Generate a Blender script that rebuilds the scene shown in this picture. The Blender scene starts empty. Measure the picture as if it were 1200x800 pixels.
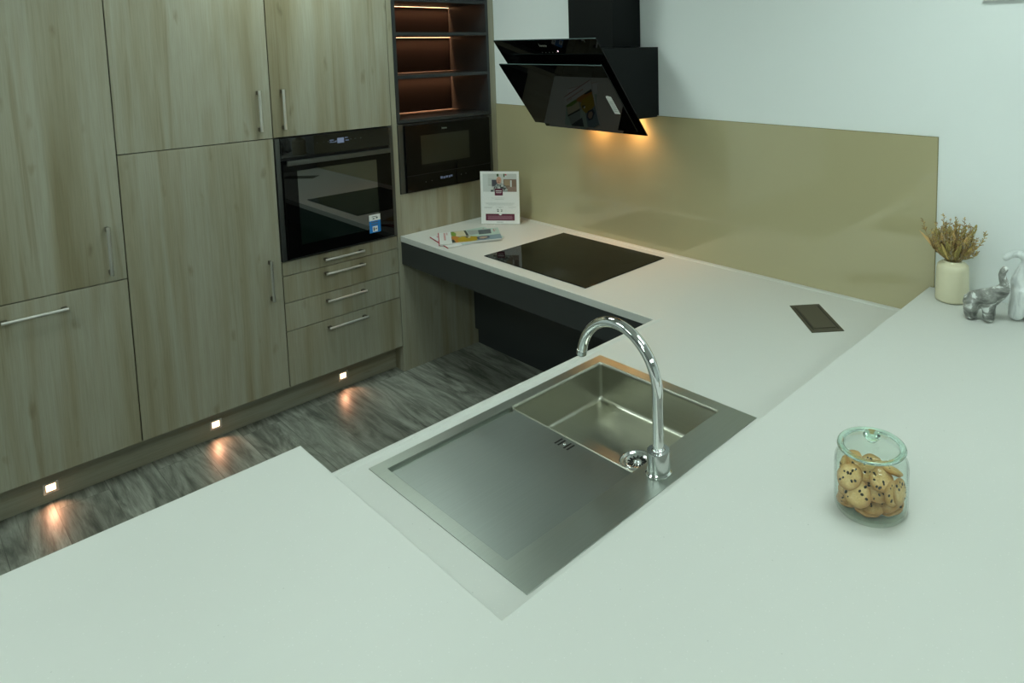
import bpy, bmesh, math, random
from mathutils import Vector, Matrix, noise
PI = math.pi
rnd = random.Random(11)
scn = bpy.context.scene
COL = scn.collection
ORG = {}

# ------------------------------------------------------------------ materials
def new_mat(name):
    m = bpy.data.materials.new(name); m.use_nodes = True
    nt = m.node_tree
    return m, nt, nt.nodes['Principled BSDF']

def plain(name, col, rough=0.5, metal=0.0, ior=1.5, coat=0.0, emit=None, estr=0.0, aniso=0.0):
    m, nt, b = new_mat(name)
    b.inputs['Base Color'].default_value = (*col, 1)
    b.inputs['Roughness'].default_value = rough
    b.inputs['Metallic'].default_value = metal
    b.inputs['IOR'].default_value = ior
    if coat: b.inputs['Coat Weight'].default_value = coat; b.inputs['Coat Roughness'].default_value = 0.02
    if emit:
        b.inputs['Emission Color'].default_value = (*emit, 1); b.inputs['Emission Strength'].default_value = estr
    return m

def N(nt, t, **kw):
    n = nt.nodes.new(t)
    for k, v in kw.items(): setattr(n, k, v)
    return n

def coords(nt, scale=(1, 1, 1), rand=0.0, rot=(0, 0, 0)):
    tc = N(nt, 'ShaderNodeTexCoord'); mp = N(nt, 'ShaderNodeMapping')
    mp.inputs['Scale'].default_value = scale; mp.inputs['Rotation'].default_value = rot
    if rand:
        oi = N(nt, 'ShaderNodeObjectInfo'); mu = N(nt, 'ShaderNodeMath', operation='MULTIPLY'); mu.inputs[1].default_value = rand
        nt.links.new(oi.outputs['Random'], mu.inputs[0])
        cb = N(nt, 'ShaderNodeCombineXYZ')
        for i in range(3): nt.links.new(mu.outputs[0], cb.inputs[i])
        ad = N(nt, 'ShaderNodeVectorMath', operation='ADD')
        nt.links.new(tc.outputs['Object'], ad.inputs[0]); nt.links.new(cb.outputs[0], ad.inputs[1])
        nt.links.new(ad.outputs[0], mp.inputs['Vector'])
    else:
        nt.links.new(tc.outputs['Object'], mp.inputs['Vector'])
    return mp.outputs['Vector']

def noise_tex(nt, vec, scale=1.0, detail=4.0, rough=0.6, dist=0.0):
    n = N(nt, 'ShaderNodeTexNoise')
    n.inputs['Scale'].default_value = scale; n.inputs['Detail'].default_value = detail
    n.inputs['Roughness'].default_value = rough; n.inputs['Distortion'].default_value = dist
    nt.links.new(vec, n.inputs['Vector'])
    return n.outputs['Fac']

def ramp(nt, fac, stops):
    r = N(nt, 'ShaderNodeValToRGB'); e = r.color_ramp.elements
    while len(e) < len(stops): e.new(0.5)
    for i, (p, c) in enumerate(stops):
        e[i].position = p; e[i].color = (*c, 1) if len(c) == 3 else c
    nt.links.new(fac, r.inputs['Fac'])
    return r.outputs['Color']

def mix(nt, a, b, fac, mode='MIX'):
    m = N(nt, 'ShaderNodeMix', data_type='RGBA', blend_type=mode)
    def put(sock, v):
        if hasattr(v, 'node'): nt.links.new(v, sock)
        elif isinstance(v, (int, float)): sock.default_value = v
        else: sock.default_value = (*v, 1)
    put(m.inputs[0], fac); put(m.inputs[6], a); put(m.inputs[7], b)
    return m.outputs[2]

def bump(nt, bsdf, h, strength=0.2, dist=0.001):
    b = N(nt, 'ShaderNodeBump'); b.inputs['Strength'].default_value = strength; b.inputs['Distance'].default_value = dist
    nt.links.new(h, b.inputs['Height']); nt.links.new(b.outputs['Normal'], bsdf.inputs['Normal'])

def wood_mat(name, horizontal=False, tint=1.0):
    m, nt, b = new_mat(name)
    def sc(y, z): return (y * 0.5, z, y) if horizontal else (y, y, z)
    if horizontal: sc = lambda y, z: (y, z, y)
    t = tint
    wide = noise_tex(nt, coords(nt, sc(5.5, 0.42), 37), 1, 3, 0.55, 0.3)
    strk = noise_tex(nt, coords(nt, sc(26, 0.7), 53), 1, 4, 0.62, 0.8)
    fine = noise_tex(nt, coords(nt, sc(230, 7), 19), 1, 3, 0.6, 0.2)
    c = ramp(nt, wide, [(0.30, (.228 * t, .200 * t, .120 * t)), (0.42, (.305 * t, .285 * t, .202 * t)),
                        (0.55, (.350 * t, .342 * t, .268 * t)), (0.68, (.290 * t, .262 * t, .176 * t))])
    s = ramp(nt, strk, [(0.31, (.62, .53, .36)), (0.40, (.93, .91, .84)), (0.60, (1.06, 1.06, 1.06)), (0.75, (.95, .92, .85))])
    c = mix(nt, c, s, 0.55, 'MULTIPLY')
    f = ramp(nt, fine, [(0.3, (.80, .79, .76)), (0.6, (1.03, 1.03, 1.03))])
    c = mix(nt, c, f, 0.55, 'MULTIPLY')
    # small dark knots and flecks with a shape of their own
    vo = N(nt, 'ShaderNodeTexVoronoi'); vo.inputs['Scale'].default_value = 1.0
    w = coords(nt, sc(10.5, 3.8), 71)
    wn = N(nt, 'ShaderNodeTexNoise'); wn.inputs['Scale'].default_value = 3.0
    nt.links.new(w, wn.inputs['Vector'])
    ws = N(nt, 'ShaderNodeVectorMath', operation='SCALE'); ws.inputs['Scale'].default_value = 0.35
    nt.links.new(wn.outputs['Color'], ws.inputs[0])
    wa = N(nt, 'ShaderNodeVectorMath', operation='ADD'); nt.links.new(w, wa.inputs[0]); nt.links.new(ws.outputs[0], wa.inputs[1])
    nt.links.new(wa.outputs[0], vo.inputs['Vector'])
    k = ramp(nt, vo.outputs['Distance'], [(0.0, (.40, .34, .26)), (0.07, (.72, .67, .58)), (0.15, (1, 1, 1))])
    c = mix(nt, c, k, 0.55, 'MULTIPLY')
    nt.links.new(c, b.inputs['Base Color'])
    b.inputs['Roughness'].default_value = 0.5
    bump(nt, b, fine, 0.12, 0.0006)
    return m

def floor_mat():
    m, nt, b = new_mat('floor_planks')
    br = N(nt, 'ShaderNodeTexBrick'); br.offset = 0.37; br.offset_frequency = 2
    br.inputs['Scale'].default_value = 1.0; br.inputs['Brick Width'].default_value = 1.15; br.inputs['Row Height'].default_value = 0.168
    br.inputs['Mortar Size'].default_value = 0.0012; br.inputs['Mortar Smooth'].default_value = 0.2; br.inputs['Bias'].default_value = 0.0
    br.inputs['Color1'].default_value = (0, 0, 0, 1); br.inputs['Color2'].default_value = (1, 1, 1, 1); br.inputs['Mortar'].default_value = (.5, .5, .5, 1)
    v = coords(nt); nt.links.new(v, br.inputs['Vector'])
    # shift the grain from plank to plank
    sh = N(nt, 'ShaderNodeVectorMath', operation='SCALE'); sh.inputs['Scale'].default_value = 7.3
    nt.links.new(br.outputs['Color'], sh.inputs[0])
    ad = N(nt, 'ShaderNodeVectorMath', operation='ADD'); nt.links.new(v, ad.inputs[0]); nt.links.new(sh.outputs[0], ad.inputs[1])
    def g(sx, sy, d, dist):
        mp = N(nt, 'ShaderNodeMapping'); mp.inputs['Scale'].default_value = (sx, sy, 1); nt.links.new(ad.outputs[0], mp.inputs['Vector'])
        return noise_tex(nt, mp.outputs[0], 1, d, 0.62, dist)
    broad = g(1.6, 11, 5, 2.2); grain = g(4, 70, 6, 1.8); fib = g(18, 380, 3, .3)
    c = ramp(nt, broad, [(0.28, (.060, .063, .056)), (0.42, (.165, .172, .150)), (0.55, (.285, .295, .262)), (0.72, (.40, .41, .375))])
    gr = ramp(nt, grain, [(0.30, (.42, .41, .38)), (0.47, (.9, .9, .88)), (0.7, (1.18, 1.18, 1.16))])
    c = mix(nt, c, gr, 0.6, 'MULTIPLY')
    fr = ramp(nt, fib, [(0.3, (.75, .75, .74)), (0.65, (1.08, 1.08, 1.08))])
    c = mix(nt, c, fr, 0.6, 'MULTIPLY')
    tone = ramp(nt, br.outputs['Color'], [(0.0, (.74, .73, .70)), (1.0, (1.12, 1.12, 1.10))])
    c = mix(nt, c, tone, 0.9, 'MULTIPLY')
    mf = N(nt, 'ShaderNodeMath', operation='MULTIPLY'); mf.inputs[1].default_value = .55; nt.links.new(br.outputs['Fac'], mf.inputs[0])
    c = mix(nt, c, (.04, .04, .036), mf.outputs[0])
    nt.links.new(c, b.inputs['Base Color'])
    b.inputs['Roughness'].default_value = 0.42
    bump(nt, b, grain, 0.15, 0.001)
    return m

def solid_surface():
    m, nt, b = new_mat('white_solid_surface')
    v = coords(nt)
    vo = N(nt, 'ShaderNodeTexVoronoi'); vo.inputs['Scale'].default_value = 95; nt.links.new(v, vo.inputs['Vector'])
    vo2 = N(nt, 'ShaderNodeTexVoronoi'); vo2.inputs['Scale'].default_value = 27; nt.links.new(v, vo2.inputs['Vector'])
    sp = ramp(nt, vo.outputs['Distance'], [(0.0, (.86, .86, .84)), (0.07, (.82, .82, .80)), (0.14, (.645, .655, .62))])
    dk = ramp(nt, vo2.outputs['Distance'], [(0.0, (.62, .62, .60)), (0.025, (.75, .75, .74)), (0.045, (1, 1, 1))])
    c = mix(nt, (.645, .655, .62), sp, 0.4)
    c = mix(nt, c, dk, 0.8, 'MULTIPLY')
    nt.links.new(c, b.inputs['Base Color'])
    b.inputs['Roughness'].default_value = 0.46
    return m

def steel(name, along='y', col=(.50, .49, .45), rough=0.27, cloud=True):
    m, nt, b = new_mat(name)
    s = {'y': (900, 5, 900), 'x': (5, 900, 900), 'z': (900, 900, 5)}[along]
    f = noise_tex(nt, coords(nt, s), 1, 3, 0.6)
    cl = noise_tex(nt, coords(nt, (5, 5, 5)), 1, 4, 0.6, 1.2)
    r = N(nt, 'ShaderNodeMapRange'); r.inputs['To Min'].default_value = rough - .06; r.inputs['To Max'].default_value = rough + .08
    nt.links.new(cl, r.inputs['Value']); nt.links.new(r.outputs[0], b.inputs['Roughness'])
    c = ramp(nt, f, [(0.3, tuple(x * .95 for x in col)), (0.7, tuple(min(1, x * 1.04) for x in col))])
    nt.links.new(c, b.inputs['Base Color'])
    b.inputs['Metallic'].default_value = 1.0
    bump(nt, b, f, 0.05, 0.0002)
    return m

def thin_glass(name, tint, rough=0.01, refl=1.0):
    m, nt, b = new_mat(name)
    nt.nodes.remove(b)
    tr = N(nt, 'ShaderNodeBsdfTransparent'); tr.inputs[0].default_value = (*tint, 1)
    gl = N(nt, 'ShaderNodeBsdfGlossy'); gl.inputs['Roughness'].default_value = rough
    lw = N(nt, 'ShaderNodeLayerWeight'); lw.inputs[0].default_value = .5
    pw = N(nt, 'ShaderNodeMath', operation='POWER'); pw.inputs[1].default_value = 5.0
    ml = N(nt, 'ShaderNodeMath', operation='MULTIPLY_ADD'); ml.inputs[1].default_value = .96 * refl; ml.inputs[2].default_value = .04 * refl
    nt.links.new(lw.outputs['Facing'], pw.inputs[0]); nt.links.new(pw.outputs[0], ml.inputs[0])
    mx = N(nt, 'ShaderNodeMixShader')
    nt.links.new(ml.outputs[0], mx.inputs[0]); nt.links.new(tr.outputs[0], mx.inputs[1]); nt.links.new(gl.outputs[0], mx.inputs[2])
    nt.links.new(mx.outputs[0], nt.nodes['Material Output'].inputs['Surface'])
    return m

def cookie_mat():
    m, nt, b = new_mat('baked_cookie')
    n1 = noise_tex(nt, coords(nt, (60, 60, 60), 9), 1, 4, .6); n2 = noise_tex(nt, coords(nt, (330, 330, 330), 9), 1, 2, .6)
    c = ramp(nt, n1, [(0.3, (.60, .34, .12)), (0.5, (.74, .47, .20)), (0.7, (.84, .60, .31))])
    c = mix(nt, c, ramp(nt, n2, [(0.3, (.8, .75, .7)), (0.6, (1.05, 1.05, 1.05))]), .6, 'MULTIPLY')
    tc = N(nt, 'ShaderNodeTexCoord'); sx = N(nt, 'ShaderNodeVectorMath', operation='MULTIPLY'); sx.inputs[1].default_value = (1, 1, 0)
    ln = N(nt, 'ShaderNodeVectorMath', operation='LENGTH'); nt.links.new(tc.outputs['Object'], sx.inputs[0]); nt.links.new(sx.outputs[0], ln.inputs[0])
    mr = N(nt, 'ShaderNodeMapRange'); mr.inputs['From Min'].default_value = .016; mr.inputs['From Max'].default_value = .0265
    nt.links.new(ln.outputs['Value'], mr.inputs['Value'])
    c = mix(nt, c, (.42, .19, .055), mr.outputs[0])
    nt.links.new(c, b.inputs['Base Color']); b.inputs['Roughness'].default_value = .75
    bump(nt, b, n2, .5, .001)
    return m

def marble_mat(name, stops, scale, dist=2.0):
    m, nt, b = new_mat(name)
    n1 = noise_tex(nt, coords(nt, scale, 0), 1, 5, .55, dist)
    nt.links.new(ramp(nt, n1, stops), b.inputs['Base Color'])
    b.inputs['Roughness'].default_value = .28
    return m

WOOD = wood_mat('greige_oak', False, 1.02); WOODH = wood_mat('greige_oak_plinth', True, .92)
FLOORM = floor_mat(); TOP = solid_surface()
WALL = plain('wall_paint', (.88, .925, .92), .8)
CEIL = plain('ceiling_paint', (.72, .74, .72), .9)
DARKWALL = plain('grey_wall_paint', (.20, .21, .20), .85)
SIDEWALL = plain('pale_wall_paint', (.66, .70, .68), .85)
GREY = plain('anthracite_board', (.026, .031, .033), .42)
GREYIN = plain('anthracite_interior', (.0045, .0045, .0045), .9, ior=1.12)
CARC = plain('carcass_board', (.045, .04, .035), .8)
BLACKGLASS = plain('black_glass', (.0035, .0035, .0035), .015, ior=1.52)
WINGLASS = plain('oven_window_glass', (.004, .009, .007), .01, ior=2.1)
BLACK = plain('black_plastic', (.008, .008, .008), .45)
BLACKMETAL = plain('black_painted_steel', (.0055, .0072, .0075), .5, ior=1.25)
TRIM = plain('dark_trim_metal', (.10, .105, .10), .32, metal=.8)
OVENBAR = plain('graphite_handle', (.12, .125, .12), .3, metal=.9)
BRUSHED = plain('brushed_nickel', (.80, .79, .75), .40, metal=1.0)
POST = plain('dark_nickel_post', (.16, .14, .115), .35, metal=.9)
STEELY = steel('brushed_stainless', 'y', (.44, .475, .43), .33)
STEELD = steel('drainer_stainless', 'y', (.37, .405, .38), .36)
STEELB = steel('bowl_stainless', 'x', (.46, .46, .39), .30)
CHROME = plain('chrome', (.82, .83, .83), .035, metal=1.0)
SATIN = plain('satin_chrome', (.68, .70, .70), .16, metal=1.0)
HOODGLASS = plain('hood_black_glass', (.0025, .0025, .0025), .015, ior=1.30)
HOBGLASS = plain('hob_glass', (.0035, .0032, .002), .02, ior=1.24)
BRONZE = plain('dark_bronze', (.085, .078, .056), .42, metal=.35)
SPLASH = plain('painted_back_glass', (.490, .440, .262), .010, ior=1.75)
SPLASHEDGE = plain('glass_edge', (.27, .24, .11), .1)
LEDW = plain('warm_led', (1, .8, .6), .5, emit=(1.0, .62, .34), estr=3.0)
LEDSTRIP = plain('warm_led_strip', (1, .7, .5), .5, emit=(1.0, .50, .24), estr=6)
HOODLED = plain('hood_lamp_lens', (1, .8, .5), .5, emit=(1.0, .66, .30), estr=14)
SCREEN = plain('display_glow', (.02, .03, .05), .3, emit=(.42, .55, .80), estr=.15)
SCREENDIM = plain('display_glow_dim', (.02, .03, .04), .3, emit=(.22, .28, .42), estr=.15)
MARK = plain('printed_mark', (.33, .37, .33), .5)
MARKDIM = plain('printed_mark_dim', (.06, .066, .06), .5)
PINKLED = plain('pink_indicator', (.8, .5, .6), .4, emit=(1, .72, .85), estr=1.2)
WHITEP = plain('white_paper', (.88, .89, .885), .55)
PAPEREDGE = plain('page_edges', (.70, .70, .67), .8)
ACRYL = thin_glass('clear_acrylic', (.99, .995, .993), refl=.5)
BURG = plain('burgundy_print', (.115, .006, .035), .5)
GREYINK = plain('grey_ink', (.52, .55, .54), .6)
DARKINK = plain('dark_ink', (.10, .12, .12), .6)
PINKINK = plain('pale_pink_ink', (.42, .22, .28), .6)
BLUE = plain('sticker_blue', (.005, .20, .62), .5)
def ink(n, c): return plain(n, c, .45)
CREAM = plain('cream_ceramic', (.74, .70, .50), .30)
JARGLASS = thin_glass('jar_glass', (.955, .985, .965))
LIDGLASS, _nt, _b = new_mat('lid_glass')
_b.inputs['Base Color'].default_value = (.74, .95, .85, 1); _b.inputs['Roughness'].default_value = 0.01
_b.inputs['Transmission Weight'].default_value = 1.0; _b.inputs['IOR'].default_value = 1.45
COOKIE = cookie_mat(); CHIP = plain('chocolate_chip', (.018, .008, .005), .4)
STRAW = plain('dried_straw', (.62, .46, .16), .8); STRAWB = plain('dried_brown', (.36, .235, .10), .85)
STRAWG = plain('dried_grey_straw', (.46, .39, .26), .85)
OLIVE = plain('dried_olive', (.40, .32, .10), .8); PEACH = plain('dried_peach_leaf', (.70, .47, .20), .75)
GREYEL = marble_mat('grey_swirl_glaze', [(0.36, (.075, .078, .070)), (0.46, (.20, .205, .19)), (0.545, (.33, .335, .31)), (0.585, (.78, .81, .79))], (11, 11, 22), 1.8)
WHITEEL = marble_mat('white_swirl_glaze', [(0.34, (.52, .55, .55)), (0.5, (.72, .755, .745)), (0.68, (.80, .83, .82))], (26, 26, 9), 1.5)
PANEL = plain('ceiling_panel_glow', (.9, .9, .9), .5, emit=(.83, 1.0, .925), estr=6.6)

# ------------------------------------------------------------------ geometry builder
class G:
    def __init__(self): self.bm = bmesh.new(); self.mats = []; self.cur = 0
    def mat(self, m):
        if m not in self.mats: self.mats.append(m)
        self.cur = self.mats.index(m); return self
    def _fin(self, geom, M=None):
        vs = [v for v in geom if isinstance(v, bmesh.types.BMVert)]
        if M: bmesh.ops.transform(self.bm, matrix=M, verts=vs)
        fs = set()
        for v in vs: fs.update(v.link_faces)
        for f in fs: f.material_index = self.cur
        return vs
    def box(self, x0, x1, y0, y1, z0, z1, bev=0.0, seg=2, M=None):
        r = bmesh.ops.create_cube(self.bm, size=1)
        vs = r['verts']
        bmesh.ops.transform(self.bm, matrix=Matrix.Translation(((x0 + x1) / 2, (y0 + y1) / 2, (z0 + z1) / 2)) @
                            Matrix.Diagonal((x1 - x0, y1 - y0, z1 - z0, 1)), verts=vs)
        if bev:
            es = list({e for v in vs for e in v.link_edges})
            r2 = bmesh.ops.bevel(self.bm, geom=es, offset=bev, segments=seg, affect='EDGES', profile=.5)
            vs = list({v for f in r2['faces'] for v in f.verts} | {v for v in vs if v.is_valid})
            lk = set(vs)
            for v in list(lk):
                for f in v.link_faces: lk.update(f.verts)
            vs = list(lk)
        self._fin(vs, M); return self
    def prism(self, poly, h0, h1, axis='z', M=None):
        """poly of 2D points extruded along axis. z: (x,y); y: (x,z); x: (y,z)"""
        def P(p, h):
            return {'z': (p[0], p[1], h), 'y': (p[0], h, p[1]), 'x': (h, p[0], p[1])}[axis]
        a = [self.bm.verts.new(P(p, h0)) for p in poly]; b = [self.bm.verts.new(P(p, h1)) for p in poly]
        n = len(poly)
        self.bm.faces.new(a[::-1]); self.bm.faces.new(b)
        for i in range(n): self.bm.faces.new((a[i], a[(i + 1) % n], b[(i + 1) % n], b[i]))
        self._fin(a + b, M); return self
    def lathe(self, prof, seg=40, c=(0, 0, 0), M=None, closed=True):
        rings = []
        allv = []
        for r, z in prof:
            if r < 1e-6: v = [self.bm.verts.new((c[0], c[1], c[2] + z))]
            else: v = [self.bm.verts.new((c[0] + r * math.cos(2 * PI * i / seg), c[1] + r * math.sin(2 * PI * i / seg), c[2] + z)) for i in range(seg)]
            rings.append(v); allv += v
        for a, b in zip(rings, rings[1:]):
            if len(a) == 1 and len(b) == 1: continue
            for i in range(seg):
                j = (i + 1) % seg
                if len(a) == 1: self.bm.faces.new((a[0], b[j], b[i]))
                elif len(b) == 1: self.bm.faces.new((a[i], a[j], b[0]))
                else: self.bm.faces.new((a[i], a[j], b[j], b[i]))
        if closed:
            if len(rings[0]) > 1: self.bm.faces.new(rings[0][::-1])
            if len(rings[-1]) > 1: self.bm.faces.new(rings[-1])
        self._fin(allv, M); return self
    def tube(self, pts, rad, seg=14, caps=True, M=None):
        pts = [Vector(p) for p in pts]; n = len(pts)
        rads = rad if isinstance(rad, (list, tuple)) else [rad] * n
        t0 = (pts[1] - pts[0]).normalized()
        up = Vector((0, 0, 1)) if abs(t0.z) < .9 else Vector((1, 0, 0))
        u = t0.cross(up).normalized()
        rings = []; allv = []
        for i, p in enumerate(pts):
            t = (pts[min(i + 1, n - 1)] - pts[max(i - 1, 0)]).normalized()
            u = (u - t * u.dot(t)).normalized(); w = t.cross(u)
            r = [self.bm.verts.new(p + (u * math.cos(2 * PI * k / seg) + w * math.sin(2 * PI * k / seg)) * rads[i]) for k in range(seg)]
            rings.append(r); allv += r
        for a, b in zip(rings, rings[1:]):
            for k in range(seg): self.bm.faces.new((a[k], a[(k + 1) % seg], b[(k + 1) % seg], b[k]))
        if caps: self.bm.faces.new(rings[0][::-1]); self.bm.faces.new(rings[-1])
        self._fin(allv, M); return self
    def ball(self, c, r, sub=2, scale=(1, 1, 1), rot=None):
        g = bmesh.ops.create_icosphere(self.bm, subdivisions=sub, radius=r)
        M = Matrix.Translation(c) @ (rot.to_4x4() if rot else Matrix.Identity(4)) @ Matrix.Diagonal((*scale, 1))
        self._fin(g['verts'], M); return self
    def quad(self, pts, M=None):
        v = [self.bm.verts.new(p) for p in pts]; self.bm.faces.new(v); self._fin(v, M); return self
    def build(self, name, mat=None, parent=None, smooth=False, bevel=0.0, kind=None, auto=None):
        me = bpy.data.meshes.new(name)
        bmesh.ops.recalc_face_normals(self.bm, faces=self.bm.faces)
        off = ORG.get(parent.name, Vector((0, 0, 0))) if parent else Vector((0, 0, 0))
        bmesh.ops.translate(self.bm, vec=-off, verts=self.bm.verts)
        if smooth:
            for f in self.bm.faces: f.smooth = True
        if auto:
            for f in self.bm.faces: f.smooth = True
            for e in self.bm.edges:
                if len(e.link_faces) == 2 and e.calc_face_angle(0) > math.radians(auto): e.smooth = False
        self.bm.to_mesh(me); self.bm.free()
        if mat is not None and not self.mats: me.materials.append(mat)
        for m in self.mats: me.materials.append(m)
        o = bpy.data.objects.new(name, me); COL.objects.link(o)
        if parent: o.parent = parent; ORG[o.name] = off
        else: ORG[o.name] = Vector((0, 0, 0))
        if bevel:
            b = o.modifiers.new('edge', 'BEVEL'); b.width = bevel; b.segments = 2; b.limit_method = 'ANGLE'; b.angle_limit = math.radians(40)
        if kind: o['kind'] = kind
        return o

def slab(xs, ys, mask, z0, z1):
    """one clean slab from a grid of filled cells"""
    g = G(); bm = g.bm; top = {}; bot = {}
    def v(d, i, j, z):
        if (i, j) not in d: d[(i, j)] = bm.verts.new((xs[i], ys[j], z))
        return d[(i, j)]
    nx, ny = len(xs) - 1, len(ys) - 1
    on = lambda i, j: 0 <= i < nx and 0 <= j < ny and mask(i, j)
    for i in range(nx):
        for j in range(ny):
            if not on(i, j): continue
            c = [(i, j), (i + 1, j), (i + 1, j + 1), (i, j + 1)]
            bm.faces.new([v(top, *k, z1) for k in c]); bm.faces.new([v(bot, *k, z0) for k in c][::-1])
            for (di, dj), (a, b) in (((0, -1), (c[0], c[1])), ((1, 0), (c[1], c[2])), ((0, 1), (c[2], c[3])), ((-1, 0), (c[3], c[0]))):
                if not on(i + di, j + dj): bm.faces.new((v(bot, *a, z0), v(bot, *b, z0), v(top, *b, z1), v(top, *a, z1)))
    return g

def thing(name, label, cat, loc=(0, 0, 0), rotz=0.0, group=None):
    o = bpy.data.objects.new(name, None); COL.objects.link(o)
    o.empty_display_size = .05
    o.location = loc; o.rotation_euler = (0, 0, rotz); o['label'] = label; o['category'] = cat
    if group: o['group'] = group
    ORG[o.name] = Vector((0, 0, 0)) if rotz else Vector(loc)
    return o
def local(t): ORG[t.name] = Vector((0, 0, 0)); return t
def tag(o, label, cat, group=None):
    o['label'] = label; o['category'] = cat
    if group: o['group'] = group
    return o
def struct(g, name, mat): return g.build(name, mat, kind='structure')

# ------------------------------------------------------------------ measures
ZF = 0.003                      # floor
ZT = 0.7692                     # worktop
ZB = 0.8852                     # raised bar
YA, YB, YC = -1.8905, -1.2895, -0.6900      # joints of the tall run
YE = -2.4915
XS = 1.8195                     # front edge of the sink worktop
XB = 2.5922                     # inner edge of the bar
YP = -1.9594                    # inner edge of the peninsula
HC = 2.66                       # ceiling

# ------------------------------------------------------------------ setting
struct(G().box(-.62, 6.2, -5.6, .02, ZF - .06, ZF), 'floor', FLOORM)
struct(G().box(-.62, 5.6, 0, .12, ZF - .06, HC), 'wall_back', WALL)
struct(G().box(-.74, -.62, -5.6, .12, ZF - .06, HC), 'wall_left', WALL)
struct(G().box(6.2, 6.32, -5.6, .12, ZF - .06, HC), 'wall_right', SIDEWALL)
struct(G().box(-.74, 6.32, -5.72, -5.6, ZF - .06, HC), 'wall_front', DARKWALL)
struct(G().box(-.74, 6.32, -5.72, .12, HC, HC + .08), 'ceiling', CEIL)

# ceiling lights of the showroom
ROW = {0: 'left', 1: 'middle', 2: 'right'}
LINE = {0: 'nearest the back wall', 1: 'over the middle of the room', 2: 'over the far end of the room'}
SPOT = {(0, 0): (.50, -1.15), (1, 0): (2.95, -1.00), (2, 0): (5.1, -1.00)}
for ri, rn in ROW.items():
    for li, ln in LINE.items():
        x, y = SPOT.get((ri, li), ((.95, 2.95, 5.1)[ri], (-1.35, -3.0, -4.6)[li]))
        t = thing('ceiling_light', 'square white ceiling light panel in the %s row, %s' % (rn, ln), 'ceiling light', (x, y, HC - .001), group='ceiling light panels')
        fr = G()
        for s in (-1, 1):
            fr.box(x - .31, x + .31, y + s * .30 - .012, y + s * .30 + .012, HC - .022, HC - .001)
            fr.box(x + s * .30 - .012, x + s * .30 + .012, y - .288, y + .288, HC - .022, HC - .001)
        fr.build('frame', WHITEP, t)
        G().box(x - .287, x + .287, y - .287, y + .287, HC - .014, HC - .006).build('diffuser', PANEL, t)

# ------------------------------------------------------------------ handles
def handle_v(y, z0, z1, parent):
    g = G().mat(BRUSHED).tube([(.031, y, z0), (.031, y, z1)], .0062, 16)
    g.mat(POST)
    for z in (z0 + .001, z1 - .019): g.box(0.0, .027, y - .005, y + .005, z, z + .018, .0015)
    return g.build('handle', None, parent)
def handle_h(z, y0, y1, parent):
    g = G().mat(BRUSHED).tube([(.031, y0, z), (.031, y1, z)], .0062, 16)
    g.mat(POST)
    for y in (y0 + .001, y1 - .019): g.box(0.0, .027, y, y + .018, z - .005, z + .005, .0015)
    return g.build('handle', None, parent)
def front(name, y0, y1, z0, z1, parent):
    return G().box(-.0195, 0, y0 + .002, y1 - .002, z0 + .002, z1 - .002, .0012).build(name, WOOD, parent)
def carcass(y0, y1, z0, z1, parent, x0=-.60, x1=-.0215):
    g = G(); t = .018
    g.box(x0, x1, y0 + .0005, y0 + t, z0, z1); g.box(x0, x1, y1 - t, y1 - .0005, z0, z1)
    g.box(x0, x1, y0 + t, y1 - t, z0, z0 + t); g.box(x0, x1, y0 + t, y1 - t, z1 - t, z1)
    g.box(x0, x0 + .008, y0 + t, y1 - t, z0 + t, z1 - t)
    return g.build('carcass', CARC, parent)

ZTOP, ZH, ZG, ZD = 2.26, 1.3764, .8622, .150
# leftmost unit
t = thing('tall_cabinet', 'leftmost tall wood cabinet, tall door above a panel with a horizontal handle', 'cabinet', (-.3, (YE + YA) / 2, ZD), group='tall wood cabinets')
carcass(YE, YA, ZD, ZTOP, t)
d = front('door', YE, YA, ZG, ZTOP, t); handle_v(-1.9465, .896, 1.094, d)
d = front('lower_door', YE, YA, ZD, ZG, t); handle_h(.802, -2.286, -2.091, d)
# middle unit
t = thing('tall_cabinet', 'tall wood cabinet left of the oven, two doors with vertical bar handles', 'cabinet', (-.3, (YA + YB) / 2, ZD), group='tall wood cabinets')
carcass(YA, YB, ZD, ZTOP, t)
d = front('door', YA, YB, ZH, ZTOP, t); handle_v(-1.347, 1.416, 1.606, d)
d = front('lower_door', YA, YB, ZD, ZH, t); handle_v(-1.346, .607, .803, d)
# oven unit
t = thing('oven_cabinet', 'tall wood cabinet housing the oven, one door above and four drawers below', 'cabinet', (-.3, (YB + YC) / 2, ZD), group='tall wood cabinets')
g = G(); th = .018
g.box(-.60, -.0215, YB + .0005, YB + th, ZD, ZTOP); g.box(-.60, -.0215, YC - th, YC - .0005, ZD, ZTOP)
for z in (ZD, .7575, ZH, ZTOP - th): g.box(-.60, -.0215, YB + th, YC - th, z, z + th)
g.box(-.60, -.592, YB + th, YC - th, ZD + th, ZTOP - th)
g.build('carcass', CARC, t)
d = front('door', YB, YC, ZH, ZTOP, t); handle_v(-1.242, 1.416, 1.606, d)
for z0, z1, hz in ((.7055, .7765, .745), (.571, .7055, .673), (.430, .571, .532), (ZD, .430, .3915)):
    d = front('drawer', YB, YC, z0, z1, t); handle_h(hz, -1.0945, -.8915, d)

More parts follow.
